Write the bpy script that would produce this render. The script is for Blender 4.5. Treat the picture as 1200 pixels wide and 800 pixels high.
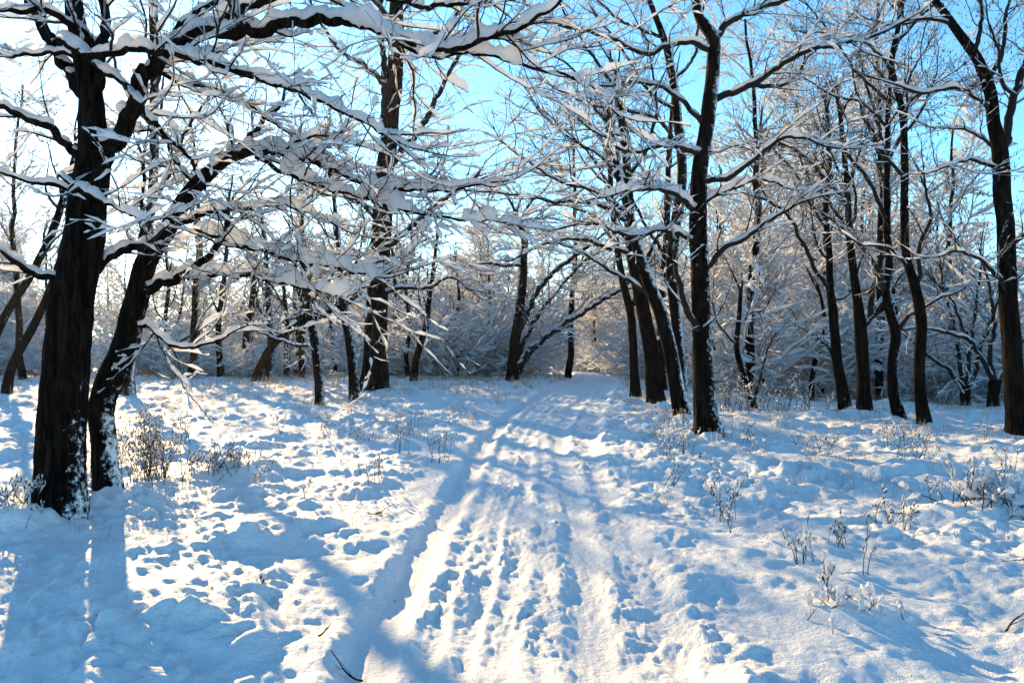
import bpy, math
import numpy as np
from mathutils import Vector

# ------------------------------------------------------------------ camera, sky, sun, exposure
scene = bpy.context.scene
for o in list(bpy.data.objects):
    bpy.data.objects.remove(o)
F, HOR, CAMH = 1000.0, 395.0, 1.6          # focal length and horizon row for a 1200 px wide picture, eye height in metres
cam_data = bpy.data.cameras.new("camera")
cam = bpy.data.objects.new("camera", cam_data)
scene.collection.objects.link(cam)
cam.location = (0, 0, CAMH)
cam.rotation_euler = (math.radians(90), 0, 0)
cam_data.sensor_width = 36
cam_data.lens = 36 * F / 1200
cam_data.shift_y = -(400 - HOR) / 1200
cam_data.clip_start, cam_data.clip_end = 0.05, 3000
scene.camera = cam

SUN = np.array([-0.495, 1.0, 0.285]); SUN /= np.linalg.norm(SUN)
SUN_EL = math.asin(SUN[2]); SUN_AZ = math.atan2(SUN[0], SUN[1])
world = bpy.data.worlds.new("World"); scene.world = world; world.use_nodes = True
wn = world.node_tree.nodes; wl = world.node_tree.links
bg = wn["Background"]
sky = wn.new("ShaderNodeTexSky"); sky.sky_type = 'NISHITA'; sky.sun_disc = False
sky.sun_elevation = SUN_EL; sky.sun_rotation = SUN_AZ
sky.air_density = 0.8; sky.dust_density = 0.15; sky.ozone_density = 3.0
hsv = wn.new("ShaderNodeHueSaturation"); hsv.inputs['Saturation'].default_value = 1.02
hsv.inputs['Hue'].default_value = 0.488
tint = wn.new("ShaderNodeMix"); tint.data_type = 'RGBA'; tint.blend_type = 'MULTIPLY'; tint.inputs[0].default_value = 1.0
tint.inputs[7].default_value = (0.85, 1.12, 1.20, 1)                 # cool white balance of the whole sky
wl.new(sky.outputs[0], hsv.inputs['Color']); wl.new(hsv.outputs[0], tint.inputs[6]); wl.new(tint.outputs[2], bg.inputs['Color'])
bg.inputs['Strength'].default_value = 0.10
sun_data = bpy.data.lights.new("sun", 'SUN'); sun_data.energy = 4.6; sun_data.angle = math.radians(0.5)
sun_data.color = (1.0, 0.70, 0.33)
sun = bpy.data.objects.new("sun", sun_data); scene.collection.objects.link(sun)
sun.rotation_euler = Vector(tuple(-SUN)).to_track_quat('-Z', 'Y').to_euler()
scene.view_settings.view_transform = 'Standard'; scene.view_settings.look = 'None'
scene.view_settings.exposure = 1.45; scene.view_settings.gamma = 1
scene.cycles.max_bounces = 9; scene.cycles.diffuse_bounces = 7; scene.cycles.transmission_bounces = 5
scene.cycles.use_denoising = True

rng = np.random.default_rng(7)
UP = np.array([0.0, 0.0, 1.0])

# ------------------------------------------------------------------ noise
def _hash(ix, iy, seed):
    h = (ix.astype(np.int64) * 374761393 + iy.astype(np.int64) * 668265263 + seed * 974634777) & 0xFFFFFFFF
    h = ((h ^ (h >> 13)) * 1274126177) & 0xFFFFFFFF
    h = ((h ^ (h >> 15)) * 2246822519) & 0xFFFFFFFF
    return (h ^ (h >> 16)) / 4294967296.0

def perlin(x, y, seed=0):
    ix, iy = np.floor(x), np.floor(y)
    fx, fy = x - ix, y - iy
    u = fx * fx * fx * (fx * (fx * 6 - 15) + 10); v = fy * fy * fy * (fy * (fy * 6 - 15) + 10)
    def g(a, b):
        t = _hash(ix + a, iy + b, seed) * 2 * math.pi
        return np.cos(t) * (fx - a) + np.sin(t) * (fy - b)
    a = g(0, 0); b = g(1, 0); c = g(0, 1); d = g(1, 1)
    return 1.4 * ((a + (b - a) * u) + ((c + (d - c) * u) - (a + (b - a) * u)) * v)

def fbm(x, y, seed=0, octaves=3, gain=0.5):
    s = 0; amp = 1
    for k in range(octaves):
        s = s + amp * perlin(x, y, seed + 17 * k); x = x * 2.03 + 5.1; y = y * 2.03 - 3.7; amp *= gain
    return s

def humps(x, y, seed, rmin, rmax):
    """rounded humps scattered one per cell: height 0..1"""
    ix, iy = np.floor(x), np.floor(y); out = np.zeros_like(x)
    for a in (-1, 0, 1):
        for b in (-1, 0, 1):
            cx = ix + a + _hash(ix + a, iy + b, seed); cy = iy + b + _hash(ix + a, iy + b, seed + 1)
            r = rmin + (rmax - rmin) * _hash(ix + a, iy + b, seed + 2)
            amp = _hash(ix + a, iy + b, seed + 3) ** 1.5
            d2 = ((x - cx) ** 2 + (y - cy) ** 2) / r ** 2
            out = np.maximum(out, amp * np.sqrt(np.clip(1 - d2, 0, 1)))
    return out

def sstep(a, b, x):
    t = np.clip((x - a) / (b - a), 0, 1); return t * t * (3 - 2 * t)

# ------------------------------------------------------------------ ground shape
def pix_line(pts):
    d = np.array([CAMH * F / (p[1] - HOR) for p in pts]); x = np.array([(p[0] - 600) / F for p in pts]) * d
    return d, x
RUT_L = pix_line([(410, 800), (450, 720), (497, 640), (540, 570), (568, 515), (602, 482), (642, 460), (676, 445)])
RUT_R = pix_line([(698, 800), (691, 720), (680, 640), (668, 570), (656, 530), (655, 505), (675, 475), (695, 455), (702, 443)])
BANK = pix_line([(835, 800), (793, 700), (750, 620), (712, 560), (700, 530), (705, 490), (716, 460), (722, 446)])
def along(line, y):
    d, x = line
    slope = (x[-1] - x[-2]) / (d[-1] - d[-2])
    return np.where(y > d[-1], x[-1] + 0.55 * slope * (y - d[-1]) * np.exp(-(y - d[-1]) / 60), np.interp(y, d, x))

def base_z(x, y):
    r = np.hypot(x, y)
    z = -0.92 * sstep(30, 62, y) - 1.2 * sstep(60, 160, r)
    z = z - 0.95 * sstep(17, 34, y) * sstep(3, 13, x)          # falls away on the right behind the trees
    return z

FEET = [(72, 612, .10, .55), (126, 592, .08, .4), (829, 514, .12, .5), (799, 498, .10, .45), (769, 479, .10, .5), (745, 466, .08, .4), (990, 483, .08, .4),
        (1013, 490, .10, .4), (1054, 497, .09, .4), (1083, 503, .09, .4), (1194, 515, .12, .5), (438, 462, .15, .8), (22, 622, .06, .25), (178, 572, .07, .4), (258, 560, .12, .45), (988, 725, .09, .25), (1160, 606, .12, .45)]
def ground_z(x, y, detail=True):
    x = np.asarray(x, float); y = np.asarray(y, float)
    z = base_z(x, y) + 0.09 * fbm(x / 3.1, y / 3.1, 3, 2)
    for px, py, hh, rr in FEET:
        fd = CAMH * F / (py - HOR); fx = (px - 600) / F * fd
        z = z + hh * np.exp(-((x - fx) ** 2 + (y - fd) ** 2) / rr ** 2)
    lx, rx, bx = along(RUT_L, y), along(RUT_R, y), along(BANK, y)
    wob = 0.05 * perlin(y * 1.1, x * 0 + 3.3, 9)
    inside = sstep(lx - 0.22, lx - 0.10, x + wob) * (1 - sstep(bx - 0.12, bx + 0.10, x + wob))
    fade = 1 - sstep(45, 70, np.abs(y))
    inside = inside * fade
    z = z * (1 - 0.35 * inside)
    if detail:
        smooth = sstep(0.9, 1.5, x - 0.0 * y) * (1 - sstep(2.2, 3.2, x)) * (1 - sstep(6, 8.5, y))
        rough = (1 - 0.85 * smooth) * (0.12 + 0.88 * sstep(0.1, 1.1, np.where(x < lx, lx - x, 9)))
        wx = x + 0.10 * perlin(x * 2.3, y * 2.3, 31); wy = y + 0.10 * perlin(x * 2.3, y * 2.3, 47)
        vx = wx + 0.035 * perlin(x * 8.3, y * 8.3, 32); vy = wy + 0.035 * perlin(x * 8.3, y * 8.3, 48)
        field = 0.10 * humps(wx / 0.66, wy / 0.66, 11, 0.4, 0.9) + 0.065 * humps(vx / 0.30, vy / 0.30, 21, 0.3, 0.9) + 0.050 * humps(vx / 0.13, vy / 0.13, 22, 0.25, 0.9)
        field = field * (0.25 + 0.75 * sstep(-0.35, 0.35, fbm(x / 1.7, y / 1.7, 77, 3))) * rough
        field = field + 0.04 * fbm(x / 0.6, y / 0.6, 5, 3) + 0.021 * fbm(vx / 0.12, vy / 0.12, 6, 3) * (0.35 + 0.65 * rough)
        # churned snow between the ruts
        clod = 0.034 * humps(vx / 0.19, vy / 0.26, 41, 0.25, 0.9) + 0.026 * humps(vx / 0.085, vy / 0.10, 43, 0.3, 0.95) \
            + 0.030 * fbm(vx / 0.20, vy / 0.5, 45, 3) + 0.016 * np.abs(fbm(vx / 0.08, vy / 0.16, 46, 2)) + 0.009 * fbm(x / 0.045, y / 0.05, 49, 2)
        clod = 0.72 * clod * (0.55 + 0.6 * sstep(-0.3, 0.4, fbm(x / 0.5, y / 1.2, 50, 2)))
        # trodden holes along the bank
        steps = 0.022 * humps((x - bx) / 0.30, y / 0.38, 55, 0.35, 0.6) * sstep(rx + 0.12, rx + 0.2, x)
        dl, dr = (x - lx + wob * 0.5), (x - rx + wob * 0.4)
        rut_l = np.exp(-(np.abs(dl) / 0.125) ** 4); rut_r = np.exp(-(np.abs(dr) / 0.105) ** 4)
        flat_l = -0.07 + 0.004 * fbm(dl / 0.06, y / 1.1, 61, 2) + 0.006 * fbm(x / 0.2, y / 0.3, 64, 2)
        flat_r = -0.045 + 0.006 * fbm(dr / 0.05, y / 0.12, 62, 2)
        ridge = 0.035 * np.exp(-((dl - 0.20) / 0.055) ** 2) + 0.02 * np.exp(-((dl + 0.21) / 0.07) ** 2) \
            + 0.035 * np.exp(-((dr - 0.19) / 0.06) ** 2) + 0.012 * np.exp(-((dr + 0.18) / 0.05) ** 2)
        dm = x - (lx + 0.60 * (rx - lx)) + wob * 0.6; groove = np.exp(-(dm / 0.055) ** 2) * (0.5 + 0.5 * perlin(y * 1.7, x * 0, 66))
        ridge = ridge - 0.035 * groove + 0.022 * np.exp(-((dm - 0.11) / 0.05) ** 2) + 0.010 * fbm((x - lx) / 0.22, y / 1.6, 67, 2)
        for fr, dp in ((0.26, 0.022), (0.44, 0.028)):
            dt = x - (lx + fr * (rx - lx)) + 0.03 * perlin(y * 0.6, x * 0 + fr * 9, 69)
            ridge = ridge - dp * np.exp(-(dt / 0.045) ** 4) * (0.6 + 0.6 * perlin(y * 0.45, x * 0 + fr * 20, 70)) + 0.5 * dp * np.exp(-((dt - 0.075) / 0.03) ** 2)
        ridge = ridge * (0.45 + 0.8 * np.abs(perlin(y * 0.9, x * 1.2, 63)) + 0.25 * perlin(vx * 5, vy * 4, 68))
        tr = -0.034 + clod * (1 - 0.0 * rut_l) - steps + ridge
        tr = tr * (1 - rut_l) + flat_l * rut_l
        tr = tr * (1 - rut_r) + flat_r * rut_r
        field = field + ridge * (1 - inside) * fade
        far = 1 - sstep(60, 120, np.hypot(x, y))
        z = z + (field * (1 - inside) + tr * inside) * far
    return z

def gz(x, y):
    return float(ground_z(np.array([x]), np.array([y]))[0])

def P3(px, py, d):
    return np.array([(px - 600) / F * d, d, CAMH - (py - HOR) / F * d])

# ------------------------------------------------------------------ materials
def new_mat(name):
    m = bpy.data.materials.new(name); m.use_nodes = True
    nt = m.node_tree; b = nt.nodes["Principled BSDF"]
    return m, nt, b

def node(nt, t, **kw):
    n = nt.nodes.new(t)
    for k, v in kw.items():
        if k in n.inputs: n.inputs[k].default_value = v
        else: setattr(n, k, v)
    return n

def mat_snow_ground(name, soil=0.0):
    m, nt, b = new_mat(name)
    b.inputs['Roughness'].default_value = 0.55
    b.inputs['Specular IOR Level'].default_value = 0.06
    geo = node(nt, "ShaderNodeNewGeometry")
    n1 = node(nt, "ShaderNodeTexNoise"); n1.inputs['Scale'].default_value = 26; n1.inputs['Detail'].default_value = 6; n1.inputs['Roughness'].default_value = 0.65
    nt.links.new(geo.outputs['Position'], n1.inputs['Vector'])
    n2 = node(nt, "ShaderNodeTexNoise"); n2.inputs['Scale'].default_value = 140; n2.inputs['Detail'].default_value = 3
    nt.links.new(geo.outputs['Position'], n2.inputs['Vector'])
    add = node(nt, "ShaderNodeMath", operation='MULTIPLY_ADD'); add.inputs[1].default_value = 0.25
    nt.links.new(n2.outputs[0], add.inputs[0]); nt.links.new(n1.outputs[0], add.inputs[2])
    bump = node(nt, "ShaderNodeBump"); bump.inputs['Strength'].default_value = 0.8; bump.inputs['Distance'].default_value = 0.04
    nt.links.new(add.outputs[0], bump.inputs['Height']); nt.links.new(bump.outputs[0], b.inputs['Normal'])
    base = (0.86, 0.88, 0.90, 1)
    # sparse spots where soil and grass show through
    n3 = node(nt, "ShaderNodeTexNoise"); n3.inputs['Scale'].default_value = 9; n3.inputs['Detail'].default_value = 7; n3.inputs['Roughness'].default_value = 0.7
    nt.links.new(geo.outputs['Position'], n3.inputs['Vector'])
    ramp = node(nt, "ShaderNodeValToRGB")
    ramp.color_ramp.elements[0].position = 0.70 - soil; ramp.color_ramp.elements[1].position = 0.76 - soil
    nt.links.new(n3.outputs[0], ramp.inputs[0])
    mix = node(nt, "ShaderNodeMix", data_type='RGBA')
    mix.inputs[6].default_value = base; mix.inputs[7].default_value = (0.10, 0.075, 0.05, 1)
    nt.links.new(ramp.outputs[0], mix.inputs[0]); nt.links.new(mix.outputs[2], b.inputs['Base Color'])
    b.inputs['Subsurface Weight'].default_value = 0.0
    return m

def mat_branch_snow():
    m, nt, b = new_mat("branch_snow")
    b.inputs['Base Color'].default_value = (0.88, 0.89, 0.91, 1); b.inputs['Roughness'].default_value = 0.6
    b.inputs['Specular IOR Level'].default_value = 0.2
    geo = node(nt, "ShaderNodeNewGeometry")
    n1 = node(nt, "ShaderNodeTexNoise"); n1.inputs['Scale'].default_value = 45; n1.inputs['Detail'].default_value = 4
    nt.links.new(geo.outputs['Position'], n1.inputs['Vector'])
    bump = node(nt, "ShaderNodeBump"); bump.inputs['Strength'].default_value = 0.5; bump.inputs['Distance'].default_value = 0.02
    nt.links.new(n1.outputs[0], bump.inputs['Height']); nt.links.new(bump.outputs[0], b.inputs['Normal'])
    tr = node(nt, "ShaderNodeBsdfTranslucent"); tr.inputs[0].default_value = (0.93, 0.92, 0.92, 1)
    mx = node(nt, "ShaderNodeMixShader"); mx.inputs[0].default_value = 0.55
    nt.links.new(b.outputs[0], mx.inputs[1]); nt.links.new(tr.outputs[0], mx.inputs[2])
    nt.links.new(mx.outputs[0], nt.nodes["Material Output"].inputs[0])
    return m

def mat_bark(name, col=(0.0085, 0.0062, 0.0050), drift=0.0, thr=0.62, vscale=14, lowdrift=0.0, side=(0.80, -0.25, 0.55)):
    """dark ridged bark; snow driven onto the side that faces the wind, as ragged patches"""
    m, nt, b = new_mat(name)
    b.inputs['Roughness'].default_value = 0.9; b.inputs['Specular IOR Level'].default_value = 0.03
    geo = node(nt, "ShaderNodeNewGeometry")
    mp = node(nt, "ShaderNodeMapping"); mp.inputs['Scale'].default_value = (vscale, vscale, vscale * 0.16)
    nt.links.new(geo.outputs['Position'], mp.inputs['Vector'])
    n1 = node(nt, "ShaderNodeTexNoise"); n1.inputs['Scale'].default_value = 1.6; n1.inputs['Detail'].default_value = 5; n1.inputs['Distortion'].default_value = 0.6
    nt.links.new(mp.outputs[0], n1.inputs['Vector'])
    cr = node(nt, "ShaderNodeValToRGB")
    cr.color_ramp.elements[0].position = 0.42; cr.color_ramp.elements[0].color = (col[0] * 0.45, col[1] * 0.45, col[2] * 0.45, 1)
    cr.color_ramp.elements[1].position = 0.7; cr.color_ramp.elements[1].color = (col[0] * 2.6, col[1] * 2.4, col[2] * 2.2, 1)
    nt.links.new(n1.outputs[0], cr.inputs[0])
    bump = node(nt, "ShaderNodeBump"); bump.inputs['Strength'].default_value = 1.0; bump.inputs['Distance'].default_value = 0.06
    nt.links.new(n1.outputs[0], bump.inputs['Height']); nt.links.new(bump.outputs[0], b.inputs['Normal'])
    if drift > 0:
        d = node(nt, "ShaderNodeVectorMath", operation='DOT_PRODUCT'); v = np.array(side); v = v / np.linalg.norm(v)
        d.inputs[1].default_value = tuple(v)
        nt.links.new(geo.outputs['Normal'], d.inputs[0])
        n2 = node(nt, "ShaderNodeTexNoise"); n2.inputs['Scale'].default_value = 16; n2.inputs['Detail'].default_value = 9; n2.inputs['Roughness'].default_value = 0.78
        nt.links.new(geo.outputs['Position'], n2.inputs['Vector'])
        n3 = node(nt, "ShaderNodeTexNoise"); n3.inputs['Scale'].default_value = 1.7; n3.inputs['Detail'].default_value = 2
        nt.links.new(geo.outputs['Position'], n3.inputs['Vector'])
        a = node(nt, "ShaderNodeMath", operation='MULTIPLY_ADD'); a.inputs[1].default_value = 2.6 * drift
        nt.links.new(n2.outputs[0], a.inputs[0]); nt.links.new(d.outputs['Value'], a.inputs[2])
        a2 = node(nt, "ShaderNodeMath", operation='MULTIPLY_ADD'); a2.inputs[1].default_value = 0.9
        sx = node(nt, "ShaderNodeSeparateXYZ"); nt.links.new(geo.outputs['Position'], sx.inputs[0])
        a3 = node(nt, "ShaderNodeMath", operation='MULTIPLY_ADD'); a3.inputs[1].default_value = -lowdrift
        nt.links.new(sx.outputs['Z'], a3.inputs[0]); nt.links.new(a.outputs[0], a3.inputs[2])
        nt.links.new(n3.outputs[0], a2.inputs[0]); nt.links.new(a3.outputs[0], a2.inputs[2])
        r = node(nt, "ShaderNodeMapRange"); r.inputs['From Min'].default_value = thr + 0.45 + 1.3 * drift; r.inputs['From Max'].default_value = thr + 0.70 + 1.3 * drift
        nt.links.new(a2.outputs[0], r.inputs['Value'])
        mix = node(nt, "ShaderNodeMix", data_type='RGBA'); mix.inputs[7].default_value = (0.86, 0.88, 0.9, 1)
        nt.links.new(r.outputs[0], mix.inputs[0]); nt.links.new(cr.outputs[0], mix.inputs[6]); nt.links.new(mix.outputs[2], b.inputs['Base Color'])
    else:
        nt.links.new(cr.outputs[0], b.inputs['Base Color'])
    return m

def mat_plain(name, col, rough=0.8, var=0.4):
    m, nt, b = new_mat(name)
    b.inputs['Roughness'].default_value = rough; b.inputs['Specular IOR Level'].default_value = 0.2
    geo = node(nt, "ShaderNodeNewGeometry"); n1 = node(nt, "ShaderNodeTexNoise"); n1.inputs['Scale'].default_value = 20; n1.inputs['Detail'].default_value = 3
    nt.links.new(geo.outputs['Position'], n1.inputs['Vector'])
    cr = node(nt, "ShaderNodeValToRGB")
    cr.color_ramp.elements[0].position = 0.3; cr.color_ramp.elements[0].color = tuple(c * (1 - var) for c in col) + (1,)
    cr.color_ramp.elements[1].position = 0.7; cr.color_ramp.elements[1].color = tuple(c * (1 + var) for c in col) + (1,)
    nt.links.new(n1.outputs[0], cr.inputs[0]); nt.links.new(cr.outputs[0], b.inputs['Base Color'])
    return m

M_GROUND = mat_snow_ground("field_snow", soil=-0.06)
M_TRACK = mat_snow_ground("trodden_snow", soil=0.05)
M_SNOW = mat_branch_snow()
M_BARK = mat_bark("bark", drift=1.0, thr=0.78)
M_BARK_FOOT = mat_bark("bark_snow_at_foot", drift=1.0, thr=0.74, lowdrift=0.22)
M_BARK_CLEAN = mat_bark("bark_bare", drift=1.0, thr=1.12)
M_BARK_SNOWY = mat_bark("bark_snow_plastered", drift=1.0, thr=0.84)
M_TWIG = mat_plain("twig_bark", (0.016, 0.011, 0.0085))
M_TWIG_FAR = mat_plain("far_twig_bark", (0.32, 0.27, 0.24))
M_POD = mat_plain("dry_pod", (0.06, 0.035, 0.022))
M_WEED = mat_plain("dry_weed", (0.045, 0.027, 0.016))
M_GRASS = mat_plain("frosted_grass", (0.50, 0.39, 0.27), var=0.5)
def make_translucent(m, f):
    nt = m.node_tree; b = nt.nodes["Principled BSDF"]; tr = node(nt, "ShaderNodeBsdfTranslucent"); mx = node(nt, "ShaderNodeMixShader"); mx.inputs[0].default_value = f
    nt.links.new(b.inputs['Base Color'].links[0].from_socket, tr.inputs[0]); nt.links.new(b.outputs[0], mx.inputs[1]); nt.links.new(tr.outputs[0], mx.inputs[2])
    nt.links.new(mx.outputs[0], nt.nodes["Material Output"].inputs[0])
make_translucent(M_GRASS, 0.5)
M_BARK_EDGE = mat_bark("bark_snow_on_one_edge", drift=1.0, thr=0.66)

# ------------------------------------------------------------------ mesh helpers
COL = scene.collection
def mesh_quads(name, V, Q, mat, smooth=True, normals=None):
    me = bpy.data.meshes.new(name)
    V = np.ascontiguousarray(V, np.float32); Q = np.ascontiguousarray(Q, np.int32)
    k = Q.shape[1]
    me.vertices.add(len(V)); me.vertices.foreach_set("co", V.ravel())
    me.loops.add(Q.size); me.loops.foreach_set("vertex_index", Q.ravel())
    me.polygons.add(len(Q)); me.polygons.foreach_set("loop_start", np.arange(0, Q.size, k, dtype=np.int32))
    if smooth: me.polygons.foreach_set("use_smooth", np.ones(len(Q), bool))
    me.update(calc_edges=True)
    if normals is not None: me.normals_split_custom_set_from_vertices(normals)
    me.materials.append(mat)
    return me

def link(name, me, parent=None):
    o = bpy.data.objects.new(name, me); COL.objects.link(o)
    if parent is not None: o.parent = parent
    return o

def tag(o, label=None, cat=None, group=None, kind=None):
    if label: o["label"] = label
    if cat: o["category"] = cat
    if group: o["group"] = group
    if kind: o["kind"] = kind
    return o

def thing(name, loc, label, cat, group=None):
    o = bpy.data.objects.new(name, None); COL.objects.link(o); o.location = tuple(loc); o.empty_display_size = 0.1
    return tag(o, label, cat, group)

def copy_tree(o, parent=None):
    c = o.copy(); COL.objects.link(c)
    if parent is not None: c.parent = parent
    for ch in o.children: copy_tree(ch, c)
    return c

def norm(v):
    return v / np.maximum(np.linalg.norm(v, axis=-1, keepdims=True), 1e-9)

def tangents(P):
    T = np.empty_like(P); T[:, 1:-1] = P[:, 2:] - P[:, :-2]; T[:, 0] = P[:, 1] - P[:, 0]; T[:, -1] = P[:, -1] - P[:, -2]
    return norm(T)

def ring_quads(n, K, S):
    k = np.arange(K - 1)[:, None]; s = np.arange(S)[None, :]; s2 = (s + 1) % S
    q = np.stack([k * S + s, k * S + s2, (k + 1) * S + s2, (k + 1) * S + s], -1).reshape(-1, 4)
    return (q[None] + (np.arange(n) * K * S)[:, None, None]).reshape(-1, 4)

def tubes(P, R, S, rad=None):
    n, K, _ = P.shape; T = tangents(P)
    ref = np.where(np.abs(T[:, :1, 2:3]) > 0.9, np.array([1.0, 0, 0]), UP)[:, 0]
    side = norm(np.cross(T[:, 0], ref)); a = np.arange(S) * 2 * math.pi / S
    V = np.empty((n, K, S, 3))
    for k in range(K):
        side = norm(side - T[:, k] * np.sum(side * T[:, k], -1, keepdims=True)); b = np.cross(T[:, k], side)
        r = R[:, k][:, None] * (1 if rad is None else rad[:, k])
        V[:, k] = P[:, k][:, None] + (np.cos(a)[None, :, None] * side[:, None] + np.sin(a)[None, :, None] * b[:, None]) * r[..., None]
    return V.reshape(-1, 3), ring_quads(n, K, S)

def snow_ridges(P, R, load, S, lump=0.5, rag=0.0, lo=0.5, hi=0.88):
    """snow lying along the top of every branch that is level enough to hold it"""
    n, K, _ = P.shape; T = tangents(P); h = np.hypot(T[..., 0], T[..., 1]); f = sstep(lo, hi, h)
    side = norm(np.cross(T, UP) + np.array([1e-4, 0, 0])); U = np.cross(side, T)
    nz = rng.random((n, K + 4))
    if K > 15:
        arc = np.concatenate([np.zeros((n, 1)), np.cumsum(np.linalg.norm(np.diff(P, axis=1), axis=2), 1)], 1); off = rng.random((n, 1)) * 50
        nz = 1 + lump * (0.9 * perlin(arc / 0.33, off + 0 * arc, 71) + 0.8 * perlin(arc / 0.12, off + 0 * arc, 72) + 0.5 * (nz[:, 2:-2] - 0.5))
        nz = np.clip(nz, 0.12, 2) * sstep(-0.48, -0.40, perlin(arc / 0.45, off + 0 * arc, 73))
    else:
        nz = np.clip(1 + lump * 2 * (nz[:, 2:-2] - 0.5), 0.12, 2)
    if rag > 0:
        gap = rng.random((n, K)); nz = np.where(gap < rag, nz * 0.2, nz)
    end = np.minimum(1, np.minimum(np.arange(K) * 0.5 + 0.35, (K - 1 - np.arange(K)) * 0.6 + 0.45))
    H = load * f * nz * end[None]
    g = sstep(0.0, 0.2, H / np.maximum(load, 1e-6) if np.isscalar(load) else H / np.maximum(load, 1e-6))
    W = (0.92 * R + 0.34 * H) * g; A = (0.5 * H + 0.30 * R) * g
    C = P + (U * 0.5 + UP * 0.5) * ((R * 0.62 + H * 0.42) * g)[..., None]
    U = norm(U * 0.35 + UP * 0.65)
    a = np.arange(S) * 2 * math.pi / S + math.pi / S
    jit = 1 + (rng.random((n, K, S)) - 0.5) * (0.5 if S >= 6 else 0.35)
    V = C[:, :, None] + (np.cos(a)[None, None, :, None] * side[:, :, None] * W[:, :, None, None]
                         + np.sin(a)[None, None, :, None] * U[:, :, None] * A[:, :, None, None]) * jit[..., None]
    return V.reshape(-1, 3), ring_quads(n, K, S)

def join(parts):
    V, Q, off = [], [], 0
    for v, q in parts:
        V.append(v); Q.append(q + off); off += len(v)
    return np.concatenate(V), np.concatenate(Q)

def resample(pts, rad, K):
    """smooth curve through the points"""
    pts = np.asarray(pts, float); rad = np.asarray(rad, float); n = len(pts)
    if n == 2: pts = np.array([pts[0], (pts[0] + pts[1]) / 2, pts[1]]); rad = np.array([rad[0], rad.mean(), rad[1]]); n = 3
    s = np.concatenate([[0], np.cumsum(np.linalg.norm(np.diff(pts, axis=0), axis=1))])
    m = np.gradient(pts, s, axis=0)
    t = np.linspace(0, s[-1], K); i = np.clip(np.searchsorted(s, t, side='right') - 1, 0, n - 2)
    h = (s[i + 1] - s[i])[:, None]; u = ((t - s[i]) / h[:, 0])[:, None]
    p = (2*u**3 - 3*u**2 + 1) * pts[i] + (u**3 - 2*u**2 + u) * h * m[i] + (-2*u**3 + 3*u**2) * pts[i+1] + (u**3 - u**2) * h * m[i+1]
    return p, np.interp(t, s, rad)

def children(P, R, spacing, t0, length, K, angle=(35, 75), up=0.12, wig=0.22, rfac=0.55, rmax=0.03, rmin=0.003, flat=0.7, tip=0.35, t1=1.0, limit=0.8):
    """side shoots along every branch of (P, R)"""
    n, Kp, _ = P.shape
    seg = np.linalg.norm(np.diff(P, axis=1), axis=2); L = seg.sum(1)
    cnt = np.floor(L * (t1 - t0) / spacing + rng.random(n)).astype(int); idx = np.repeat(np.arange(n), cnt); m = len(idx)
    if m == 0: return np.zeros((0, K, 3)), np.zeros((0, K))
    t = t0 + (t1 - t0) * rng.random(m); f = t * (Kp - 1); i = np.clip(f.astype(int), 0, Kp - 2); u = (f - i)[:, None]
    p = P[idx, i] * (1 - u) + P[idx, i + 1] * u; d = norm(P[idx, i + 1] - P[idx, i]); r = R[idx, i] * (1 - u[:, 0]) + R[idx, i + 1] * u[:, 0]
    q = rng.normal(size=(m, 3)); q[:, 2] *= flat; q = norm(q - d * np.sum(q * d, -1, keepdims=True))
    a = np.radians(angle[0] + (angle[1] - angle[0]) * rng.random(m))[:, None]
    d = norm(d * np.cos(a) + q * np.sin(a) + UP * up)
    ln = length * (0.35 + 1.15 * rng.random(m) ** 1.4) * (1.1 - 0.5 * t); ln = np.minimum(ln, limit * L[idx])
    r0 = np.clip(np.minimum(r * rfac, rmax * (0.6 + 0.6 * rng.random(m))), rmin, None)
    out = np.empty((m, K, 3)); out[:, 0] = p; st = (ln / (K - 1))[:, None]
    for k in range(1, K):
        out[:, k] = out[:, k - 1] + d * st
        d = norm(d + rng.normal(size=(m, 3)) * wig + UP * up * 0.35)
    rr = r0[:, None] * np.linspace(1, tip, K)[None]
    return out, np.maximum(rr, rmin * 0.6)

TRIS = 0
def part(name, V, Q, mat, parent, base, smooth=True, kind=None, label=None):
    global TRIS
    TRIS += len(Q) * (2 if Q.shape[1] == 4 else 1)
    o = link(name, mesh_quads(name, V - base, Q, mat, smooth), parent)
    if kind: o["kind"] = kind
    if label: o["label"] = label
    return o

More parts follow.
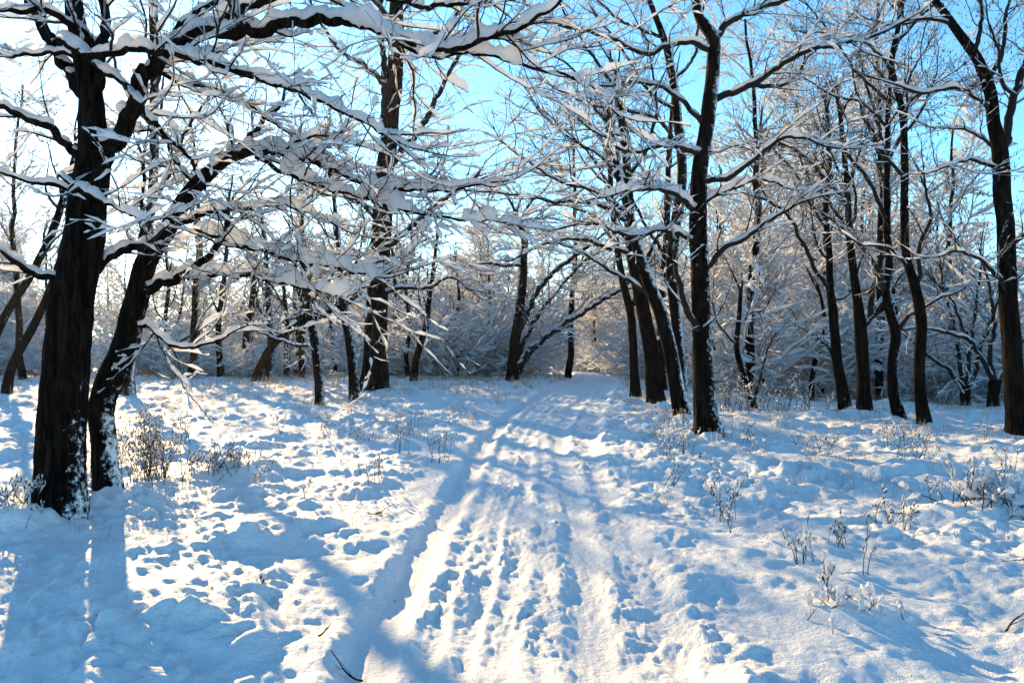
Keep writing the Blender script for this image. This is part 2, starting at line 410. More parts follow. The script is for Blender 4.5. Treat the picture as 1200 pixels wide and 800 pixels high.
# ------------------------------------------------------------------ ground and track
def build_ground():
    # one sheet: rings around the viewer that widen outwards, finer in front than behind
    r = np.concatenate([np.linspace(0.05, 3.0, 16)[:-1], np.geomspace(3.0, 40, 440)[:-1], np.geomspace(40, 420, 30)])
    front = np.radians(np.concatenate([np.linspace(-41, -14, 170)[:-1], np.linspace(-14, 14, 290)[:-1], np.linspace(14, 41, 170)])); back = np.radians(np.linspace(41, 319, 72)[1:-1])
    th = np.concatenate([front, back]); nt_, nr = len(th), len(r)
    X = r[:, None] * np.sin(th)[None]; Y = r[:, None] * np.cos(th)[None]
    Z = ground_z(X.ravel(), Y.ravel()).reshape(X.shape)
    V = np.stack([X, Y, Z], -1).reshape(-1, 3)
    k = np.arange(nr - 1)[:, None]; s = np.arange(nt_)[None]; s2 = (s + 1) % nt_
    Q = np.stack([k * nt_ + s, (k + 1) * nt_ + s, (k + 1) * nt_ + s2, k * nt_ + s2], -1).reshape(-1, 4)[:, ::-1]
    fn = np.cross(V[Q[:, 1]] - V[Q[:, 0]], V[Q[:, 2]] - V[Q[:, 0]])
    N = np.zeros_like(V)
    for c in range(4): np.add.at(N, Q[:, c], fn)
    N = norm(N)
    if N[:, 2].mean() < 0: Q = Q[:, ::-1]; N = -N
    C = V[Q].mean(1); lx, bx = along(RUT_L, C[:, 1]), along(BANK, C[:, 1])
    on = (C[:, 0] > lx - 0.24) & (C[:, 0] < bx) & (np.abs(C[:, 1]) < 62)
    global TRIS
    for name, sel, mat in (("snowy_ground", ~on, M_GROUND), ("path", on, M_TRACK)):
        q = Q[sel]; used = np.unique(q); remap = np.zeros(len(V), int); remap[used] = np.arange(len(used))
        o = link(name, mesh_quads(name, V[used], remap[q], mat, True, N[used].astype(np.float32)))
        tag(o, kind="structure"); TRIS += 2 * len(q)
build_ground()

# ------------------------------------------------------------------ traced trees
def trunk_mesh(P, R, S, seed, flare):
    K = len(P); a = np.arange(S) * 2 * math.pi / S
    hgt = P[:, 2] - P[0, 2]
    rad = np.ones((K, S)); g = np.random.default_rng(seed)
    ph = g.random(4) * 6.28
    rad += 0.05 * np.sin(2 * a + ph[0])[None] + 0.05 * np.sin(3 * a + ph[1])[None] * np.cos(hgt * 0.9)[:, None]
    lobes = 0.55 * np.maximum(0, np.sin(2.5 * a + ph[2])) + 0.5 * np.maximum(0, np.sin(4 * a + ph[3]))
    rad += flare * np.exp(-hgt / 0.28)[:, None] * (0.35 + lobes)[None]
    rad += 0.035 * (g.random((K, S)) - 0.5) * 2
    return tubes(P[None], R[None], S, rad[None])

def hero(name, label, D, trunk, limbs=(), bark=M_BARK, dens=1.0, load=0.03, auto=(0, 0.5, 1.5), pods=0, levels=3, reach=1.0, up=0.1,
         group=None, flare=0.5, sides=20, top=1.0, seed=1, cat="tree", twig=M_TWIG, rmin=0.004, limb_snow=None, depth_sway=0.0):
    """a tree whose trunk and main limbs follow the given outline; finer shoots grow from those"""
    load *= 0.70; limb_snow = load * 1.3 if limb_snow is None else limb_snow
    pts = [P3(x, y, D + depth_sway * i / max(1, len(trunk) - 1)) for i, (x, y, r) in enumerate(trunk)]; rad = [r / F * D for x, y, r in trunk]
    b = pts[0].copy(); b[2] = gz(b[0], b[1]); pts[0][2] = b[2]
    root = thing(name, b, label, cat, group)
    pts = [b - np.array([0, 0, 0.25])] + pts; rad = [rad[0]] + rad
    length = np.linalg.norm(np.diff(np.array(pts), axis=0), axis=1).sum()
    TP, TR = resample(pts, rad, int(np.clip(length / 0.09, 16, 70)))
    wob = np.stack([fbm(np.arange(len(TP)) * 0.16, np.full(len(TP), seed * 3.1 + k), 90 + k, 2) for k in range(2)] + [np.zeros(len(TP))], 1)
    TP = TP + wob * TR[:, None] * 0.28 * np.linspace(0, 1, len(TP))[:, None]
    part("trunk", *trunk_mesh(TP, TR, sides, seed, flare), bark, root, b)
    L1P, L1R = [], []
    for lb in limbs:
        p2, r0, r1, dd = lb[:4]; ls = lb[4] if len(lb) > 4 else limb_snow
        p2 = np.array(p2, float); d0 = D + (lb[5] if len(lb) > 5 else 0.0)
        s = np.concatenate([[0], np.cumsum(np.hypot(*np.diff(p2, axis=0).T))]); s /= s[-1]
        q = np.array([P3(x, y, d0 + dd * t) for (x, y), t in zip(p2, s)])
        rr = 0.74 * (r0 + (r1 - r0) * s) / F * (d0 + dd * s)
        length = np.linalg.norm(np.diff(q, axis=0), axis=1).sum(); K = int(np.clip(length / (0.035 if D < 12 else 0.06), 20, 150))
        lp, lr = resample(q, rr, K)
        w = np.stack([fbm(np.arange(K) * 0.22, np.full(K, rng.random() * 90), 190 + k, 2) for k in range(3)], 1)
        lp = lp + w * (0.018 + lr[:, None] * 0.5) * np.minimum(1, np.arange(K) / 4)[:, None]
        lo = part("limb", *tubes(lp[None], lr[None], 10 if D < 12 else 7), bark if D < 12 else twig, root, b)
        ls *= 0.72 if ls < 0.09 else 0.95
        if ls > 0:
            v, qd = snow_ridges(lp[None], lr[None], ls, 9 if D < 12 else 7, lump=0.75, rag=0.0)
            so = part("snow", v, qd, M_SNOW, lo, b)
        k16 = np.linspace(0, K - 1, 16); i = np.minimum(k16.astype(int), K - 2); u = (k16 - i)[:, None]
        L1P.append(lp[i] * (1 - u) + lp[i + 1] * u); L1R.append(lr[i] * (1 - u[:, 0]) + lr[i + 1] * u[:, 0])
    bark_parts, snow_parts = [], []
    k16 = np.linspace(0, len(TP) - 1, 24); i = np.minimum(k16.astype(int), len(TP) - 2)
    if auto[0] > 0:
        tl = np.linalg.norm(np.diff(TP, axis=0), axis=1).sum()
        aP, aR = children(TP[i][None], TR[i][None], tl * (1 - auto[1]) / auto[0], auto[1], auto[2], 16, angle=(40, 80), up=0.25 + up, wig=0.13, rfac=0.5, rmax=0.06, rmin=rmin * 2, tip=0.25)
        bark_parts.append(tubes(aP, aR, 6)); snow_parts.append(snow_ridges(aP, aR, limb_snow, 6, rag=0.05))
        L1P += list(aP); L1R += list(aR)
    L1P, L1R = np.array(L1P), np.array(L1R)
    ends = [(P[None, 7:], R[None, 7:]) for P, R in zip(L1P, L1R)]
    tops = np.concatenate([np.concatenate([e[0] for e in ends]), TP[i][None, -9:]]); topr = np.concatenate([np.concatenate([e[1] for e in ends]), TR[i][None, -9:]])
    K2 = 20 if D < 14 else 11
    xP, xR = children(tops, topr, 0.012, 0.975, 1.0 * reach, K2, angle=(2, 24), up=up, wig=0.10 if D >= 14 else 0.07, rfac=0.9, rmax=0.05, rmin=rmin * 1.5, tip=0.25, limit=1.0)
    L2P, L2R = children(L1P, L1R, 0.18 / dens, 0.15, 1.15 * reach, K2, angle=(30, 75), up=up * 0.8, wig=0.15 if D >= 14 else 0.10, rfac=0.5, rmax=0.013, rmin=rmin * 1.3, tip=0.25)
    L2P, L2R = np.concatenate([L2P, xP]), np.concatenate([L2R, xR])
    bark_parts.append(tubes(L2P, L2R, 4)); snow_parts.append(snow_ridges(L2P, L2R, load * (0.55 + 0.75 * rng.random((len(L2P), 1))), 6 if D < 14 else 5, lump=0.95, rag=0.12))
    L3P, L3R = children(L2P, L2R, 0.10 / dens, 0.10, 0.50 * reach, 9 if D < 14 else 6, angle=(25, 65), up=up * 0.9, wig=0.10 if D < 14 else 0.13, rfac=0.6, rmax=0.0055, rmin=rmin * 0.8, tip=0.35)
    bark_parts.append(tubes(L3P, L3R, 3)); hold = rng.random(len(L3P)) < 0.62; snow_parts.append(snow_ridges(L3P[hold], L3R[hold], load * (0.30 + 0.60 * rng.random((hold.sum(), 1))), 5 if D < 14 else 4, lump=0.95, rag=0.34))
    ends = L3P
    if levels > 3:
        L4P, L4R = children(L3P, L3R, 0.095 / dens, 0.12, 0.21 * reach, 3, angle=(25, 65), up=up * 0.6, wig=0.2, rfac=0.7, rmax=0.0035, rmin=rmin * 0.6)
        bark_parts.append(tubes(L4P, L4R, 3)); hold = rng.random(len(L4P)) < 0.2
        snow_parts.append(snow_ridges(L4P[hold], L4R[hold], load * (0.25 + 0.6 * rng.random((hold.sum(), 1))), 3, lump=0.9, rag=0.3))
        ends = L4P
    cr = part("crown", *join(bark_parts), twig, root, b)
    part("snow", *join(snow_parts), M_SNOW, cr, b, kind="stuff")
    if pods > 0:
        e = ends[rng.random(len(ends)) < pods][:, -1]
        e = np.repeat(e, 2, 0) + rng.normal(size=(len(e) * 2, 3)) * 0.05
        n = len(e); l = 0.035 + 0.035 * rng.random((n, 1)); a = rng.random(n) * 6.28
        w = np.stack([np.cos(a), np.sin(a), 0.3 * rng.normal(size=n)], 1) * 0.009; dn = norm(np.stack([rng.normal(size=n) * .3, rng.normal(size=n) * .3, -np.ones(n)], 1)) * l
        V = np.stack([e, e + dn * .5 + w, e + dn, e + dn * .5 - w], 1).reshape(-1, 3)
        part("seed_pods", V, np.arange(n * 4).reshape(-1, 4), M_POD, root, b, smooth=False, kind="stuff")
    return root

# --- the two trees in the left foreground
hero("large_tree", "thickest tree, forked dark trunk at the left front with snow plastered low on one side", 7.37,
     [(72, 612, 31), (72, 560, 29), (73, 500, 28), (80, 400, 26.5), (92, 300, 24.5), (104, 230, 22), (110, 185, 20), (107, 130, 15), (97, 70, 12), (90, 30, 11), (84, -60, 9)],
     [([(116, 200), (131, 168), (157, 120), (180, 75), (225, 45), (300, 36), (362, 24), (402, 24), (464, 41), (524, 60), (569, 45), (606, 34), (640, 15), (664, -6)], 15, 2.5, -1.6, 0.085),
      ([(108, 140), (94, 105), (56, 40), (34, 0), (20, -30)], 12, 7, 0.5, 0.05),
      ([(110, 120), (118, 80), (124, 38), (122, -30)], 9, 6, -0.3, 0.03),
      ([(70, 48), (109, 64), (169, 58), (225, 68), (281, 86), (356, 111), (402, 130), (450, 160)], 6.5, 2.5, -1.2, 0.075, -0.35),
      ([(112, 75), (150, 103), (173, 135), (195, 161), (226, 190), (240, 225)], 5.5, 2, -0.6, 0.06, -0.2),
      ([(100, 192), (84, 175), (68, 158), (38, 141), (0, 126), (-40, 118)], 8, 4, -0.3, 0.05),
      ([(95, 235), (75, 218), (38, 214), (0, 203), (-30, 200)], 4, 2, -0.5, 0.05),
      ([(92, 342), (75, 334), (38, 318), (0, 293), (-40, 275)], 8, 4, -0.4, 0.06),
      ([(90, 345), (92, 334), (112, 316), (139, 294), (166, 286)], 8, 6.5, 0.3, 0.06),
      ([(70, 205), (85, 216), (120, 236), (139, 244), (175, 262)], 4, 2, -0.6, 0.06, -0.3),
      ([(175, 82), (205, 40), (240, 12), (290, -20)], 9, 5, 0.5, 0.07),
      ([(120, 60), (70, 20), (20, 12), (-40, 20)], 7, 3, -0.8, 0.06),
      ([(225, 45), (290, 10), (350, -14), (420, -10), (500, 8), (560, 2), (620, -12)], 8, 3, -1.2, 0.09),
      ([(402, 24), (450, 40), (505, 66), (552, 62), (606, 76), (662, 88), (700, 106), (722, 130)], 4, 1.5, -0.4, 0.13, -1.0),
      ([(97, 66), (60, 62), (20, 66), (-30, 60)], 4, 2, 0.3, 0.05),
      ([(180, 80), (215, 98), (260, 108), (300, 130), (330, 152)], 4, 1.5, 0.6, 0.05)],
     bark=M_BARK_FOOT, dens=0.97, load=0.050, levels=4, seed=3, sides=40, flare=0.24, up=0.05)
hero("leaning_tree", "crooked leaning tree whose trunk stands right against the thick forked tree", 8.1,
     [(126, 592, 17), (124, 560, 15), (122, 520, 14), (118, 478, 14), (126, 450, 15), (142, 420, 15), (154, 380, 14), (162, 345, 13), (172, 308, 12), (198, 270, 10), (226, 222, 9), (250, 198, 8)],
     [([(166, 342), (185, 334), (210, 325), (244, 299), (262, 280), (268, 262)], 9, 4, -0.2, 0.065),
      ([(246, 202), (270, 184), (300, 150), (312, 138), (330, 120)], 7, 3, 0.3, 0.05),
      ([(252, 198), (270, 183), (335, 181), (375, 192), (402, 204), (450, 222), (490, 222), (530, 222), (565, 214)], 7, 2, -1.3, 0.10),
      ([(162, 345), (163, 310), (166, 270), (168, 200)], 5, 3, 0.1, 0.0),
      ([(150, 390), (170, 380), (195, 402), (240, 404), (280, 385)], 4, 1.5, -0.5, 0.055),
      ([(220, 326), (260, 322), (319, 328), (375, 342), (405, 346), (440, 328)], 4, 1.5, -0.9, 0.11),
      ([(230, 270), (274, 284), (337, 302), (400, 314), (442, 325)], 5, 2, -0.9, 0.11),
      ([(300, 184), (340, 205), (390, 222), (440, 236), (512, 254), (582, 260)], 4, 1.5, -0.8, 0.12, -0.4),
      ([(200, 268), (240, 250), (290, 244), (330, 240), (390, 262)], 5, 2, -0.4, 0.08),
      ([(232, 215), (205, 190), (190, 160), (150, 150)], 4, 2, 0.4, 0.05),
      ([(330, 182), (352, 165), (390, 160), (425, 172)], 3, 1.5, -0.3, 0.08, -0.4)],
     bark=M_BARK_SNOWY, dens=1.1, load=0.05, levels=4, seed=5, sides=30, flare=0.15, up=0.02)

# --- the row of trees right of the track
hero("stout_tree", "nearest tree beside the track on the right, its foot split, snow down one edge", 13.3,
     [(829, 514, 19), (827, 490, 15), (824, 440, 12.5), (822, 380, 11.5), (821, 330, 11.5), (819, 270, 11), (820, 210, 10), (826, 160, 9), (832, 120, 9), (836, 70, 8), (835, 45, 8), (820, 20, 6), (812, -50, 5)],
     [([(835, 118), (875, 101), (924, 71), (957, 56), (1002, 49), (1042, 35)], 6, 2, -0.8, 0.05),
      ([(836, 50), (850, 30), (867, 20), (920, 0), (960, -25)], 6, 3, 0.6, 0.05),
      ([(880, 100), (924, 97), (942, 75), (962, 52)], 4, 1.5, 0.5, 0.05),
      ([(826, 402), (815, 376), (806, 364), (798, 335), (790, 300)], 7, 3, -0.4, 0.04),
      ([(824, 318), (850, 290), (872, 280), (915, 250), (940, 236)], 5, 2, -0.8, 0.06),
      ([(818, 250), (790, 228), (750, 222), (705, 232)], 5, 2, -1.2, 0.12),
      ([(822, 215), (858, 205), (880, 190), (922, 160), (972, 172)], 5, 2, -0.7, 0.08),
      ([(820, 240), (850, 225), (890, 210), (930, 222)], 4, 1.5, 0.8, 0.10),
      ([(824, 180), (780, 170), (740, 178), (690, 150)], 5, 1.5, -1.0, 0.07),
      ([(818, 285), (780, 270), (740, 276), (700, 262)], 4, 1.5, -1.1, 0.09),
      ([(828, 150), (800, 120), (760, 98), (712, 100)], 5, 2, 0.6, 0.06),
      ([(836, 60), (800, 50), (760, 62), (700, 40), (655, 30)], 5, 2, -0.6, 0.06)],
     bark=M_BARK, dens=0.88, load=0.055, levels=4, seed=8, sides=26, flare=0.25, up=0.05, reach=1.1)
hero("slanting_tree", "second tree along the track on the right, slanting left above the path", 15.7,
     [(799, 498, 10), (794, 460, 8.5), (787, 420, 8), (780, 388, 8), (771, 358, 7.5), (760, 330, 7), (750, 300, 6), (740, 260, 5), (726, 210, 4), (716, 150, 3)],
     [([(768, 352), (740, 330), (715, 318), (690, 300), (655, 285)], 4, 1.5, -0.4, 0.05),
      ([(748, 292), (720, 270), (690, 262), (650, 268)], 3.5, 1.5, 0.4, 0.05),
      ([(755, 310), (770, 280), (790, 262), (800, 240)], 3.5, 1.5, 0.4, 0.05),
      ([(738, 252), (700, 225), (660, 215), (620, 190), (590, 168)], 3.5, 1.2, -0.6, 0.05),
      ([(728, 215), (700, 180), (665, 160), (630, 130)], 3, 1.2, 0.5, 0.05)],
     bark=M_BARK_EDGE, dens=0.88, load=0.045, levels=4, seed=9, reach=1.2, flare=0.3, up=0.1)
hero("slanting_tree", "third tree along the track on the right, thick dark trunk leaning left, no snow line", 19.3,
     [(769, 479, 11), (766, 450, 9.5), (763, 410, 9), (755, 369, 8), (747, 327, 7.5), (741, 295, 7), (738, 260, 6), (735, 200, 5), (728, 140, 4), (722, 80, 3)],
     [([(742, 300), (715, 290), (680, 280), (640, 286), (600, 305)], 4, 1.5, -0.8, 0.06),
      ([(738, 262), (700, 240), (650, 236), (600, 228), (540, 222)], 4, 1.2, -0.5, 0.06),
      ([(735, 210), (760, 170), (770, 120), (762, 70)], 4, 1.5, 0.5, 0.04),
      ([(732, 165), (700, 130), (670, 80), (640, 60)], 3.5, 1.2, 0.7, 0.05),
      ([(725, 110), (690, 60), (665, 20), (640, -20)], 3, 1.2, -0.5, 0.05)],
     bark=M_BARK_CLEAN, dens=0.84, load=0.045, levels=4, seed=10, reach=1.3, flare=0.4)
hero("slender_tree", "fourth and slenderest tree along the track on the right, forking halfway up", 22.5,
     [(745, 466, 6.5), (743, 430, 5.2), (741, 390, 5), (738, 362, 5), (732, 340, 4.5), (726, 310, 4), (720, 270, 3.5), (715, 200, 3), (712, 140, 2)],
     [([(740, 362), (746, 340), (745, 320), (748, 280)], 4, 2.5, 0.2, 0.0),
      ([(722, 285), (690, 250), (655, 240), (620, 250)], 3, 1.2, -0.4, 0.05),
      ([(716, 220), (690, 180), (660, 150), (625, 120)], 2.5, 1, 0.4, 0.05)],
     bark=M_BARK_CLEAN, dens=0.6, load=0.045, levels=3, seed=11, reach=1.4, auto=(8, 0.45, 1.8))
hero("snow_edged_tree", "upright trunk just behind the two slanting trees right of the track", 21.5,
     [(801, 472, 7), (798, 430, 6), (793, 380, 6.5), (788, 322, 7), (792, 260, 6.5), (800, 200, 6), (794, 139, 6), (786, 75, 5), (775, 37, 4), (756, -10, 3)],
     [([(792, 130), (765, 112), (730, 60), (700, 20)], 3, 1.5, 0.4, 0.05),
      ([(790, 92), (812, 70), (818, 30), (830, -10)], 3, 1.5, 0.4, 0.04),
      ([(796, 240), (770, 215), (745, 205), (715, 195), (670, 200)], 3, 1.2, -0.6, 0.06),
      ([(778, 45), (740, 30), (715, 15), (690, -10)], 3, 1.2, -0.6, 0.05),
      ([(796, 170), (770, 140), (735, 130), (690, 122), (640, 98)], 3, 1.2, -0.8, 0.06)],
     bark=M_BARK_EDGE, dens=0.72, load=0.045, levels=4, seed=12, reach=1.4)
hero("slender_tree", "thin pale-edged trunk seen in the gap between the second and third trees of the row", 25.0,
     [(777, 460, 5), (776, 420, 4.5), (774, 370, 4.2), (778, 320, 4), (782, 260, 3.5), (784, 180, 3), (790, 100, 2)],
     [([(780, 300), (755, 260), (735, 220), (720, 160)], 3, 1.2, 0.4, 0.05)],
     bark=M_BARK_EDGE, dens=0.55, load=0.045, levels=3, seed=13, reach=1.4, auto=(8, 0.5, 1.8))

# --- the group on the right
RG = "group of dark trees on the right"
hero("slender_tree", "leftmost dark tree of the right-hand group, forking into two thin stems", 18.0,
     [(990, 483, 7), (986, 450, 6), (982, 430, 5.8), (978, 391, 5.2), (976, 363, 5), (973, 338, 4.2), (972, 300, 3.5), (968, 250, 3), (972, 190, 2.5), (968, 120, 2)],
     [([(974, 345), (964, 328), (955, 315), (938, 280), (925, 255), (900, 235)], 4, 2, -0.3, 0.05),
      ([(976, 352), (995, 345), (1000, 335), (1010, 300)], 2.5, 1.2, 0.4, 0.03),
      ([(970, 270), (950, 240), (930, 200), (900, 170)], 2.5, 1, 0.4, 0.04),
      ([(986, 445), (978, 425), (970, 405)], 3, 2, 0.3, 0.02)],
     bark=M_BARK_CLEAN, dens=0.72, load=0.026, levels=4, seed=14, reach=1.2, pods=0.5, auto=(7, 0.5, 1.4), group=RG)
hero("slender_tree", "straight dark tree of the right-hand group forking low into two upright stems", 16.8,
     [(1013, 490, 8.5), (1012, 455, 7.4), (1011, 424, 7), (1009, 388, 7), (1005, 355, 5.5), (1000, 320, 4.5), (996, 280, 4), (992, 210, 3.2), (985, 130, 2.5)],
     [([(1010, 385), (1019, 374), (1021, 350), (1032, 308), (1040, 262), (1038, 200), (1030, 150), (1012, 90)], 5, 2, 0.3, 0.02),
      ([(1014, 378), (1028, 366), (1038, 350), (1060, 318)], 3, 1.2, -0.2, 0.03),
      ([(994, 240), (960, 200), (925, 172), (880, 168), (838, 178)], 3, 1.2, -0.6, 0.05),
      ([(996, 270), (970, 236), (946, 205), (930, 160)], 2.5, 1, 0.6, 0.04)],
     bark=M_BARK_CLEAN, dens=0.72, load=0.024, levels=4, seed=15, reach=1.2, pods=0.5, auto=(7, 0.5, 1.4), group=RG)
hero("slender_tree", "wavy trunk of the right-hand group with snow down its right edge and a side bough", 15.7,
     [(1054, 497, 7.5), (1049, 470, 6.3), (1046, 440, 6), (1047, 415, 5.8), (1050, 393, 5.8), (1044, 369, 5.6), (1039, 345, 5.4), (1042, 310, 4.5), (1040, 280, 4.2), (1040, 230, 3.8), (1040, 170, 3.2), (1044, 90, 2.6), (1055, 10, 2)],
     [([(1040, 348), (1034, 332), (1026, 314), (1012, 292), (990, 270), (968, 252)], 4.5, 2, -0.4, 0.03),
      ([(1050, 392), (1062, 374), (1080, 362), (1098, 352), (1122, 341)], 3.5, 1.5, -0.4, 0.05),
      ([(1040, 260), (1020, 215), (1000, 190), (970, 165), (930, 160), (880, 175)], 3.5, 1.2, -0.5, 0.05),
      ([(1040, 190), (1060, 150), (1066, 90), (1090, 50)], 3, 1.2, 0.5, 0.03),
      ([(1042, 120), (1000, 80), (975, 40), (950, 10)], 3, 1.2, 0.5, 0.03),
      ([(1040, 150), (1010, 120), (975, 112), (940, 90)], 2.5, 1, -0.5, 0.03)],
     bark=M_BARK, dens=0.72, load=0.024, levels=4, seed=16, reach=1.2, pods=0.5, auto=(6, 0.55, 1.3), group=RG)
hero("slender_tree", "rightmost of the four slim dark trees, bulging out to the left at its foot", 14.8,
     [(1083, 503, 7.5), (1079, 470, 6.4), (1077, 440, 6), (1078, 410, 6), (1080, 382, 6), (1077, 355, 6), (1071, 330, 5.4), (1063, 305, 4.6), (1060, 260, 4.4), (1060, 200, 4), (1057, 131, 3.6), (1045, 75, 3), (1056, 15, 2.4), (1060, -40, 2)],
     [([(1073, 338), (1078, 320), (1076, 295), (1090, 260), (1085, 220)], 4, 2, 0.3, 0.02),
      ([(1056, 130), (1080, 110), (1112, 104), (1150, 98)], 3, 1.2, 0.4, 0.04),
      ([(1060, 210), (1030, 170), (1010, 130), (1000, 90)], 3, 1.2, -0.3, 0.03),
      ([(1048, 85), (1020, 55), (990, 40), (950, 40)], 3, 1.2, -0.5, 0.04),
      ([(1050, 50), (1080, 20), (1110, -5), (1150, -20)], 3, 1.2, -0.5, 0.04),
      ([(1066, 315), (1040, 290), (1008, 286), (985, 270)], 3, 1.2, -0.5, 0.05)],
     bark=M_BARK_CLEAN, dens=0.72, load=0.022, levels=4, seed=17, reach=1.2, pods=0.5, auto=(5, 0.6, 1.3), group=RG)
hero("tall_tree", "tall dark tree at the right edge, forking into a wide fan high above the ground", 13.3,
     [(1194, 515, 14), (1191, 480, 12), (1188, 440, 11.5), (1185, 396, 11), (1181, 350, 10.5), (1179, 300, 10.5), (1178, 260, 10), (1174, 215, 10), (1171, 185, 9.5), (1164, 139, 7.5), (1156, 94, 7), (1141, 62, 6), (1115, 26, 5), (1096, 2, 4), (1070, -30, 3)],
     [([(1172, 188), (1179, 165), (1190, 112), (1202, 75), (1220, 20)], 7, 5, 0.4, 0.03),
      ([(1166, 138), (1152, 120), (1119, 103), (1077, 109), (1050, 98)], 4, 1.8, -0.4, 0.06),
      ([(1172, 200), (1162, 195), (1137, 187), (1110, 195), (1085, 204)], 3.5, 1.5, -0.6, 0.05),
      ([(1168, 178), (1160, 169), (1137, 154), (1100, 150)], 3.2, 1.2, 0.4, 0.05),
      ([(1156, 95), (1175, 60), (1178, 20), (1190, -20)], 4, 2, 0.5, 0.03),
      ([(1141, 62), (1150, 30), (1146, -20)], 4, 2, -0.3, 0.03),
      ([(1190, 112), (1176, 100), (1170, 60), (1160, 30)], 3, 1.5, -0.4, 0.04),
      ([(1182, 345), (1160, 315), (1130, 295), (1100, 300)], 4, 1.5, -0.8, 0.05),
      ([(1180, 290), (1210, 270), (1240, 262)], 4, 2, -0.5, 0.04),
      ([(1116, 28), (1085, 22), (1050, 30), (1010, 20)], 3, 1.2, -0.4, 0.04)],
     bark=M_BARK_CLEAN, dens=0.82, load=0.026, levels=4, seed=18, sides=24, reach=1.15, pods=0.5)
BR = "low forking trees behind the right-hand group"
hero("spreading_tree", "low tree forking near the ground into four stems, behind the right-hand group", 21.0,
     [(1131, 486, 6.5), (1131, 470, 5.5), (1131, 452, 6)],
     [([(1130, 456), (1120, 444), (1109, 432), (1090, 418), (1070, 400)], 4, 1.5, -0.8, 0.05),
      ([(1131, 454), (1126, 437), (1123, 410), (1115, 370), (1105, 330)], 3.5, 1.5, 0.5, 0.03),
      ([(1131, 453), (1134, 430), (1138, 400), (1145, 350), (1150, 310)], 3.5, 1.5, -0.3, 0.03),
      ([(1133, 455), (1143, 440), (1146, 420), (1160, 380), (1175, 340)], 3.5, 1.5, 0.6, 0.04)],
     bark=M_BARK_CLEAN, dens=0.7, load=0.04, levels=3, seed=19, reach=1.5, group=BR)
hero("spreading_tree", "low forking tree with long boughs reaching left, just beside the tall right-edge tree", 19.5,
     [(1164, 490, 7), (1164, 465, 6), (1166, 444, 7)],
     [([(1164, 448), (1153, 424), (1136, 399), (1112, 390), (1085, 384), (1060, 386)], 4, 1.5, -1.0, 0.06),
      ([(1165, 446), (1160, 415), (1165, 385), (1160, 340), (1150, 300)], 4, 1.5, 0.4, 0.03),
      ([(1167, 446), (1177, 430), (1190, 410), (1215, 380)], 4, 1.5, 0.5, 0.05),
      ([(1158, 432), (1142, 405), (1128, 385), (1120, 360), (1096, 330)], 3.5, 1.5, 0.5, 0.05)],
     bark=M_BARK_CLEAN, dens=0.7, load=0.04, levels=3, seed=20, reach=1.5, group=BR)
hero("crooked_sapling", "small crooked tree with a curved stem between the track trees and the right-hand group", 19.0,
     [(884, 480, 4), (878, 460, 3.5), (872, 440, 3.4), (864, 412, 3.2), (866, 372, 2.8), (868, 340, 2)],
     [([(866, 380), (880, 366), (895, 362), (905, 345)], 2, 1, 0.4, 0.04),
      ([(884, 470), (892, 440), (898, 412), (910, 390)], 2.5, 1.2, 0.3, 0.03),
      ([(864, 405), (850, 390), (838, 370), (835, 345)], 2, 1, -0.4, 0.04)],
     bark=M_BARK, dens=0.9, load=0.04, levels=3, seed=21, reach=1.3)
hero("crooked_sapling", "thin S-shaped sapling standing left of the slim dark trees on the right", 24.0,
     [(951, 462, 3.4), (952, 440, 3), (956, 421, 3), (965, 396, 2.6), (966, 370, 2.2), (960, 340, 1.6)],
     [([(957, 418), (970, 412), (984, 405)], 2, 1, 0.3, 0.04), ([(963, 400), (950, 390), (940, 385), (920, 372)], 2, 1, -0.3, 0.05)],
     bark=M_BARK_CLEAN, dens=0.9, load=0.04, levels=3, seed=22, reach=1.3)

# --- middle and left
hero("big_tree", "big upright tree with a thick black trunk left of the track, standing in frosted grass", 24.0,
     [(438, 462, 17), (440, 430, 14), (441, 380, 12.5), (445, 300, 11.3), (449, 240, 10.6), (453, 190, 9.8), (459, 130, 8.8), (463, 90, 9), (465, 40, 8), (467, -30, 7), (470, -120, 5)],
     [([(455, 200), (464, 184), (490, 154), (509, 120), (517, 104), (535, 70)], 6.5, 3, -0.3, 0.05),
      ([(443, 300), (465, 280), (490, 258), (524, 231), (550, 215)], 6, 2.5, -0.6, 0.06),
      ([(456, 165), (450, 140), (449, 112), (449, 64), (445, 10)], 6, 4, 0.5, 0.0),
      ([(446, 262), (425, 240), (400, 228), (370, 205)], 5, 2, 0.5, 0.07),
      ([(440, 345), (470, 338), (500, 338), (530, 326), (545, 335)], 4, 1.5, -0.6, 0.08),
      ([(460, 110), (430, 80), (400, 60), (370, 20)], 5, 2, 0.6, 0.06),
      ([(464, 70), (490, 45), (520, 35), (545, 0)], 5, 2, -0.6, 0.06),
      ([(452, 215), (480, 205), (500, 208), (512, 196)], 3, 1.5, 0.7, 0.06),
      ([(465, 30), (430, -10), (410, -50)], 5, 2, -0.4, 0.05)],
     bark=M_BARK_CLEAN, dens=0.62, load=0.05, levels=3, seed=23, sides=22, reach=1.7, flare=0.3, rmin=0.006)
hero("rear_tree", "upright dark tree half hidden behind the crooked leaning tree", 22.8,
     [(150, 464, 9), (151, 440, 6.5), (154, 400, 5.8), (165, 330, 5.6), (175, 260, 5.4), (180, 200, 5.2), (181, 100, 5), (180, 0, 5), (182, -120, 4)],
     [([(178, 240), (200, 200), (215, 160), (240, 120)], 4, 2, 0.6, 0.05), ([(180, 150), (150, 110), (130, 60)], 4, 2, -0.5, 0.05),
      ([(181, 90), (210, 60), (230, 10)], 4, 2, 0.4, 0.05)],
     bark=M_BARK, dens=0.36, load=0.05, levels=3, seed=24, reach=1.6, rmin=0.006, auto=(5, 0.5, 2.0))
